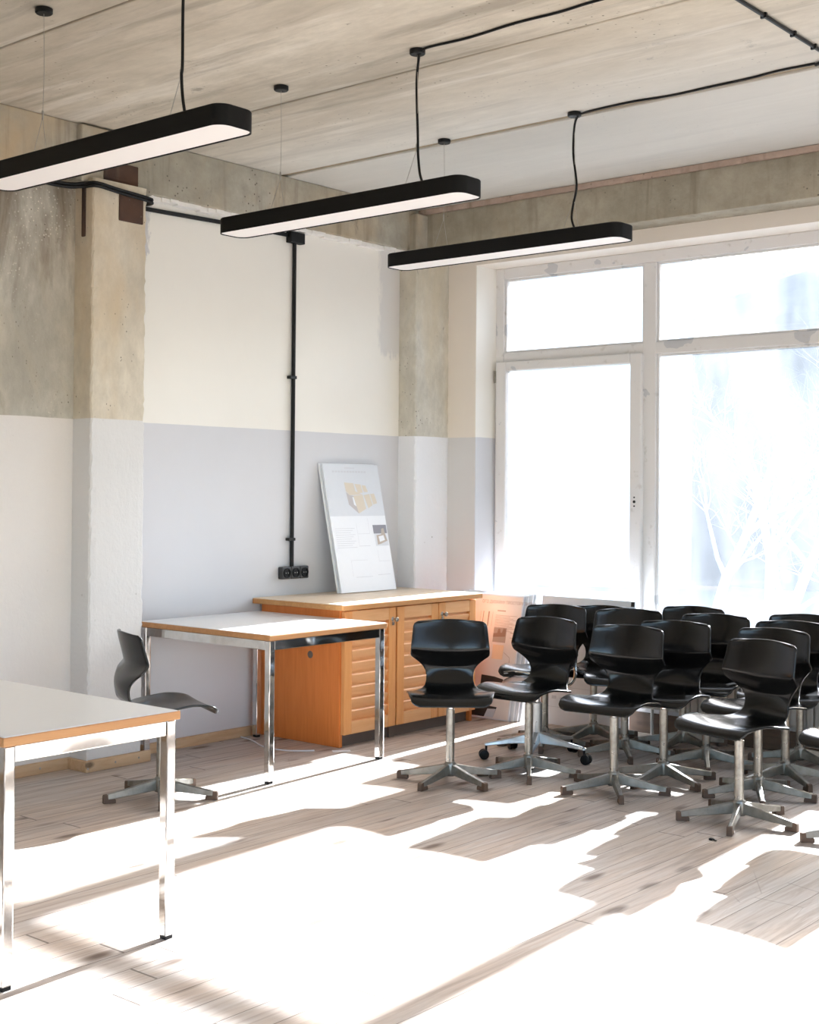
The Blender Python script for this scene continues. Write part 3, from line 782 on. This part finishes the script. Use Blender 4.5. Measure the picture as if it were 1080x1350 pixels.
# (x, y, facing deg, base star deg, label)
CH = [(-4.115, 5.205, -50, 60, 'black swivel chair standing alone in front of the pine cabinet doors'),
 (-3.935, 5.620, -90, 18, 'black swivel chair in the front row, second from the cabinet'),
 (-4.310, 6.310, -80, 12, 'black swivel chair behind the castor chair, in front of the leaning white board'),
 (-4.200, 6.650, -78, 53, 'black swivel chair farthest back on the left, nearest the leaning white board'),
 (-3.395, 5.560, -84, 21, 'black swivel chair in the front row, middle of the picture right half'),
 (-3.825, 6.375, -66, 20, 'black swivel chair in the back row just right of the leaning white board'),
 (-3.335, 5.930, -82, 50, 'black swivel chair directly behind the third front row chair'),
 (-3.690, 6.775, -84, 54, 'black swivel chair by the radiator, only its back top showing right of the mullion'),
 (-3.360, 6.425, -80, 12, 'black swivel chair in the back row before the large window pane'),
 (-2.830, 5.930, -92, 12, 'black swivel chair directly behind the rightmost full front chair'),
 (-2.885, 6.350, -78, 32, 'black swivel chair third deep at the right edge, behind two others'),
 (-2.675, 5.420, -103, 0, 'large black swivel chair nearest the camera on the right, base fully visible'),
 (-2.990, 6.762, -74, 49, 'black swivel chair against the radiator at right, only its back top visible'),
 (-2.120, 5.450, -98, 3, 'black swivel chair cut by the right picture edge, front of its seat showing'),
 (-2.215, 5.890, -90, 37, 'black swivel chair past the right picture edge, one base foot showing'),
 (-4.898, 4.030, 67, 33, 'black swivel chair seen from the side between the two white tables on the left')]
def set_star(t, deg):
    for ch in t.children:
        if ch.name.startswith('leg'): ch.rotation_euler = (0, 0, math.radians(deg))
proto = None
for x, y, fa, ba, lab in CH:
    rz = math.radians(fa-90)
    if proto is None:
        proto = c = make_chair(0); c.location = (x, y, 0); c.rotation_euler = (0, 0, rz); c['label'] = lab
    else: c = dup(proto, (x, y, 0), rz, lab)
    set_star(c, ba-(fa-90))
    if 'farthest back on the left' in lab:                       # this one is set lower
        for ch in c.children:
            if ch.name.startswith(('seat_shell', 'mounting')): ch.location.z -= .02

# chair on castors
k_ = thing('castor_chair', 'black seat swivel chair on bright five-arm castor base, behind the second front chair', 'chair', (-4.12, 5.962, 0), math.radians(-148-90))
bm = bmesh.new()
for (hx, y0, y1, z0, z1) in ((.150, -.15, .19, .425, .433),):
    n = 40; rings = []
    for d, z in ((.05, .414), (.012, .421), (0, .428), (.006, .434), (.04, .441)):
        ring = []
        for q in range(n):
            a = 2*PI*q/n; ca, sa = math.cos(a), math.sin(a); e = .55
            px = math.copysign(abs(ca)**e, ca)*(hx-d)*(1+.06*sa); py = (y0+y1)/2+math.copysign(abs(sa)**e, sa)*((y1-y0)/2-d)
            ring.append(bm.verts.new((px, py, z-.012-(.012*max(0, sa)**2))))
        rings.append(ring)
    for A, B in zip(rings, rings[1:]):
        for q in range(n): bm.faces.new((A[q], A[(q+1) % n], B[(q+1) % n], B[q]))
    bm.faces.new(rings[0][::-1]); bm.faces.new(rings[-1])
obj('seat', bm, M['black_ply'], k_, True)
bm = bmesh.new(); tube(bm, smooth_path([(.0, -.10, .402), (0, -.165, .40), (.0, -.20, .44), (0, -.20, .52)]), .009, 10)
obj('back_bracket', bm, M['chrome'], k_, True)
bm = bmesh.new(); n = 20; G = []
for i in range(9):
    z = .50+.15*i/8; w = .15*(1-abs(i/4-1)**4*.25); G.append([bm.verts.new((w*(-1+2*j/n), -.205+.04*(-1+2*j/n)**2, z)) for j in range(n+1)])
for A, B in zip(G, G[1:]):
    for j in range(n): bm.faces.new((A[j], A[j+1], B[j+1], B[j]))
bo = obj('backrest', bm, M['black_ply'], k_, True); so = bo.modifiers.new('solid', 'SOLIDIFY'); so.thickness = .014
bm = bmesh.new(); tube(bm, smooth_path([(-.12, -.03, .408), (-.152, .0, .425), (-.158, .03, .470), (-.155, .10, .482), (-.145, .17, .475)]), .007, 10)
obj('armrest', bm, M['chrome'], k_, True)
bm = bmesh.new(); tube(bm, [(.09, .06, .404), (.150, .11, .406)], .005, 8); tube(bm, [(.145, .105, .406), (.160, .118, .408), (.18, .135, .410)], [.006, .011, .009], 10)
obj('lever', bm, M['black'], k_, True)
bm = bmesh.new(); lathe(bm, [(.028, .095), (.028, .30), (.023, .304)], 24); obj('post', bm, M['bright'], k_, True)
bm = bmesh.new(); lathe(bm, [(.014, .30), (.014, .400), (.05, .402), (.05, .41)], 20); obj('gas_lift', bm, M['chrome'], k_, True)
for k in range(5):
    a = math.radians(9+148+90)+2*PI*k/5; c_, s_ = math.cos(a), math.sin(a)
    bm = bmesh.new(); prev = None
    for r, hw, z0, z1 in ((.01, .022, .085, .15), (.05, .02, .085, .138), (.16, .016, .082, .11), (.275, .013, .072, .088), (.285, .011, .074, .086)):
        ring = [bm.verts.new((r*c_-q*s_, r*s_+q*c_, z)) for q, z in ((-hw, z0), (hw, z0), (hw*.75, z1), (-hw*.75, z1))]
        if prev:
            for j in range(4): bm.faces.new((prev[j], prev[(j+1) % 4], ring[(j+1) % 4], ring[j]))
        else: bm.faces.new(ring[::-1])
        prev = ring
    bm.faces.new(prev)
    lg = obj('leg', bm, M['bright'], k_, bevel=.004)
    bm = bmesh.new()
    ax = Vector((-s_, c_, 0)); cen = Vector((.275*c_+.012*c_, .275*s_+.012*s_, .026))
    R = ax.to_track_quat('Z', 'Y').to_matrix()
    for d in (-1, 1):
        lathe(bm, [(.018, -.009), (.026, -.006), (.026, .006), (.018, .009)], 20, cen+ax*d*.014, R)
    tube(bm, [cen+Vector((-.012*c_, -.012*s_, 0)), cen+Vector((-.012*c_, -.012*s_, .05))], .006, 8)
    obj('castor', bm, M['black'], lg, True)

# small scraps on the floor
bm = bmesh.new(); box(bm, -.05, .05, -.02, .022, 0, .002)
o = obj('paper_scrap', bm, M['cardwhite']); o.location = (-5.03, 5.40, 0.0005); o.rotation_euler = (0, 0, .9); tag(o, 'white paper scrap on the floor at the cabinet corner', 'paper')
for (x, y, r, lab) in ((-2.62, 5.06, .012, 'dark crumb on the floor below the nearest right chair'), (-2.60, 5.055, .006, 'tiny dark crumb beside the larger one near the chair base')):
    bm = bmesh.new(); bmesh.ops.create_icosphere(bm, subdivisions=2, radius=r)
    for v in bm.verts: v.co.z = max(0, v.co.z*.5+r*.3); v.co.x *= 1+.3*math.sin(v.co.y*400)
    o = obj('crumb', bm, M['black'], None, True); o.location = (x, y, 0); tag(o, lab, 'debris', 'dark crumbs on the floor')

# ------------------------------------------------------------------ outdoors
struct(obj('ground', boxes((-80, 60, 7.6, 120, -.6, -.45), (-80, 60, -80, -1.8, -.6, -.45), (1.9, 60, -1.8, 7.6, -.6, -.45)), M['ground']))
bm = bmesh.new(); rnd = random.Random(4); G = []
for j in range(22):
    y = 24.5+j*.9; row = []
    for i in range(70):
        x = -16.5+i*.9
        z = -.45+8.4*(1-math.exp(-max(0, y-24.6)*.28))+rnd.uniform(-.28, .28)*min(1, j)+.7*math.sin(x*.5+1)*min(1, j/5)
        row.append(bm.verts.new((x+rnd.uniform(-.2, .2), y+rnd.uniform(-.2, .2), z)))
    G.append(row)
for A, B in zip(G, G[1:]):
    for i in range(69): bm.faces.new((A[i], A[i+1], B[i+1], B[i]))
struct(obj('ground_slope', bm, M['slope'], None, True, sharp=180))
bld = thing('white_building', 'plain white building far outside, filling the view through the left panes', 'building', (-12.63, 23.5, -.45), math.radians(30))
obj('wall', boxes((-20, 0, 0, 9, 0, 7.2)), M['facade'], bld)
obj('roof', boxes((-20.1, .02, -.2, 9.1, 7.2, 7.4)), M['facade'], bld)
def tree(name, x, y, h, seed, label):
    rnd = random.Random(seed); bm = bmesh.new(); cnt = [0]
    def grow(p, d, ln, r, lvl):
        if cnt[0] > 420: return
        cnt[0] += 1; pts = [p]; q = p.copy(); dd = d.copy(); n = 4
        for i in range(n):
            dd = (dd+Vector((rnd.uniform(-1,1), rnd.uniform(-1,1), rnd.uniform(-.5,.7)))*.22).normalized(); q = q+dd*ln/n; pts.append(q.copy())
        tube(bm, pts, [r*(1-.55*i/n) for i in range(n+1)], 5 if lvl < 2 else 3)
        if lvl < 4:
            for k in range(rnd.choice((3, 4, 5)) if lvl else 7):
                i = rnd.randint(1, n); a = Vector((rnd.uniform(-1,1), rnd.uniform(-1,1), rnd.uniform(-.1,.9))).normalized()
                grow(pts[i], (dd*.5+a).normalized(), ln*rnd.uniform(.45,.72), r*(1-.55*i/n)*.55, lvl+1)
    grow(Vector((0,0,0)), Vector((rnd.uniform(-.2,.2), 0, 1)), h*.5, h*.016, 0)
    t = tag(obj(name, bm, M['bark'], None, True), label, 'tree', 'bare trees outside the window'); t.location = (x, y, -.45)
tree('bare_tree', -9.3, 18.0, 5.6, 2, 'bare pale tree outside, left part of the large right window pane')
tree('bare_tree', -6.2, 13.5, 4.6, 5, 'bare pale tree outside, beside the right picture edge')
tree('bare_tree', -10.3, 22.0, 6.0, 8, 'bare pale tree farther back outside, behind the two nearer ones')

# ------------------------------------------------------------------ light, world, camera
sd = bpy.data.lights.new('sun', 'SUN'); sd.energy = 18; sd.angle = math.radians(.9); sd.color = (.96, 1, 1.065)
so = bpy.data.objects.new('sun', sd); C.objects.link(so)
so.rotation_euler = Vector((.067, -1, -.488)).to_track_quat('-Z', 'Y').to_euler(); so.location = (-5, 30, 15)
wd = bpy.data.worlds.new('world'); S.world = wd; wd.use_nodes = True
nt = wd.node_tree; bg = nt.nodes['Background']
sky = nt.nodes.new('ShaderNodeTexSky'); sky.sky_type = 'NISHITA'; sky.sun_disc = False
sky.sun_elevation = math.radians(26); sky.sun_rotation = math.radians(-4); sky.air_density = 1.0; sky.dust_density = 2.0; sky.ozone_density = 1.0
nt.links.new(sky.outputs[0], bg.inputs[0]); bg.inputs[1].default_value = .46

yaw, pitch, roll = -.700931, .0132582, .00782188
cy, sy = math.cos(yaw), math.sin(yaw)
f = Vector((sy*math.cos(pitch), cy*math.cos(pitch), math.sin(pitch))); r = Vector((cy, -sy, 0)); u = r.cross(f)
c, s = math.cos(roll), math.sin(roll)
r2, u2 = r*c+u*s, u*c-r*s
cam = bpy.data.cameras.new('camera'); co = bpy.data.objects.new('camera', cam); C.objects.link(co)
mw = Matrix((r2, u2, -f)).transposed().to_4x4(); mw.translation = (0, 0, 1.44); co.matrix_world = mw
cam.sensor_fit = 'HORIZONTAL'; cam.sensor_width = 36; cam.lens = 1765.05/1080*36; cam.shift_y = (621.94-675)/1080
cam.clip_start = .05; cam.clip_end = 500
S.camera = co
S.view_settings.view_transform = 'Standard'; S.view_settings.look = 'None'; S.view_settings.exposure = 1.3; S.view_settings.gamma = 1
S.view_settings.use_curve_mapping = False
cyc = S.cycles
cyc.max_bounces = 14; cyc.diffuse_bounces = 12; cyc.glossy_bounces = 4; cyc.transparent_max_bounces = 12; cyc.caustics_reflective = False; cyc.caustics_refractive = False
cyc.use_denoising = True; cyc.sample_clamp_indirect = 8
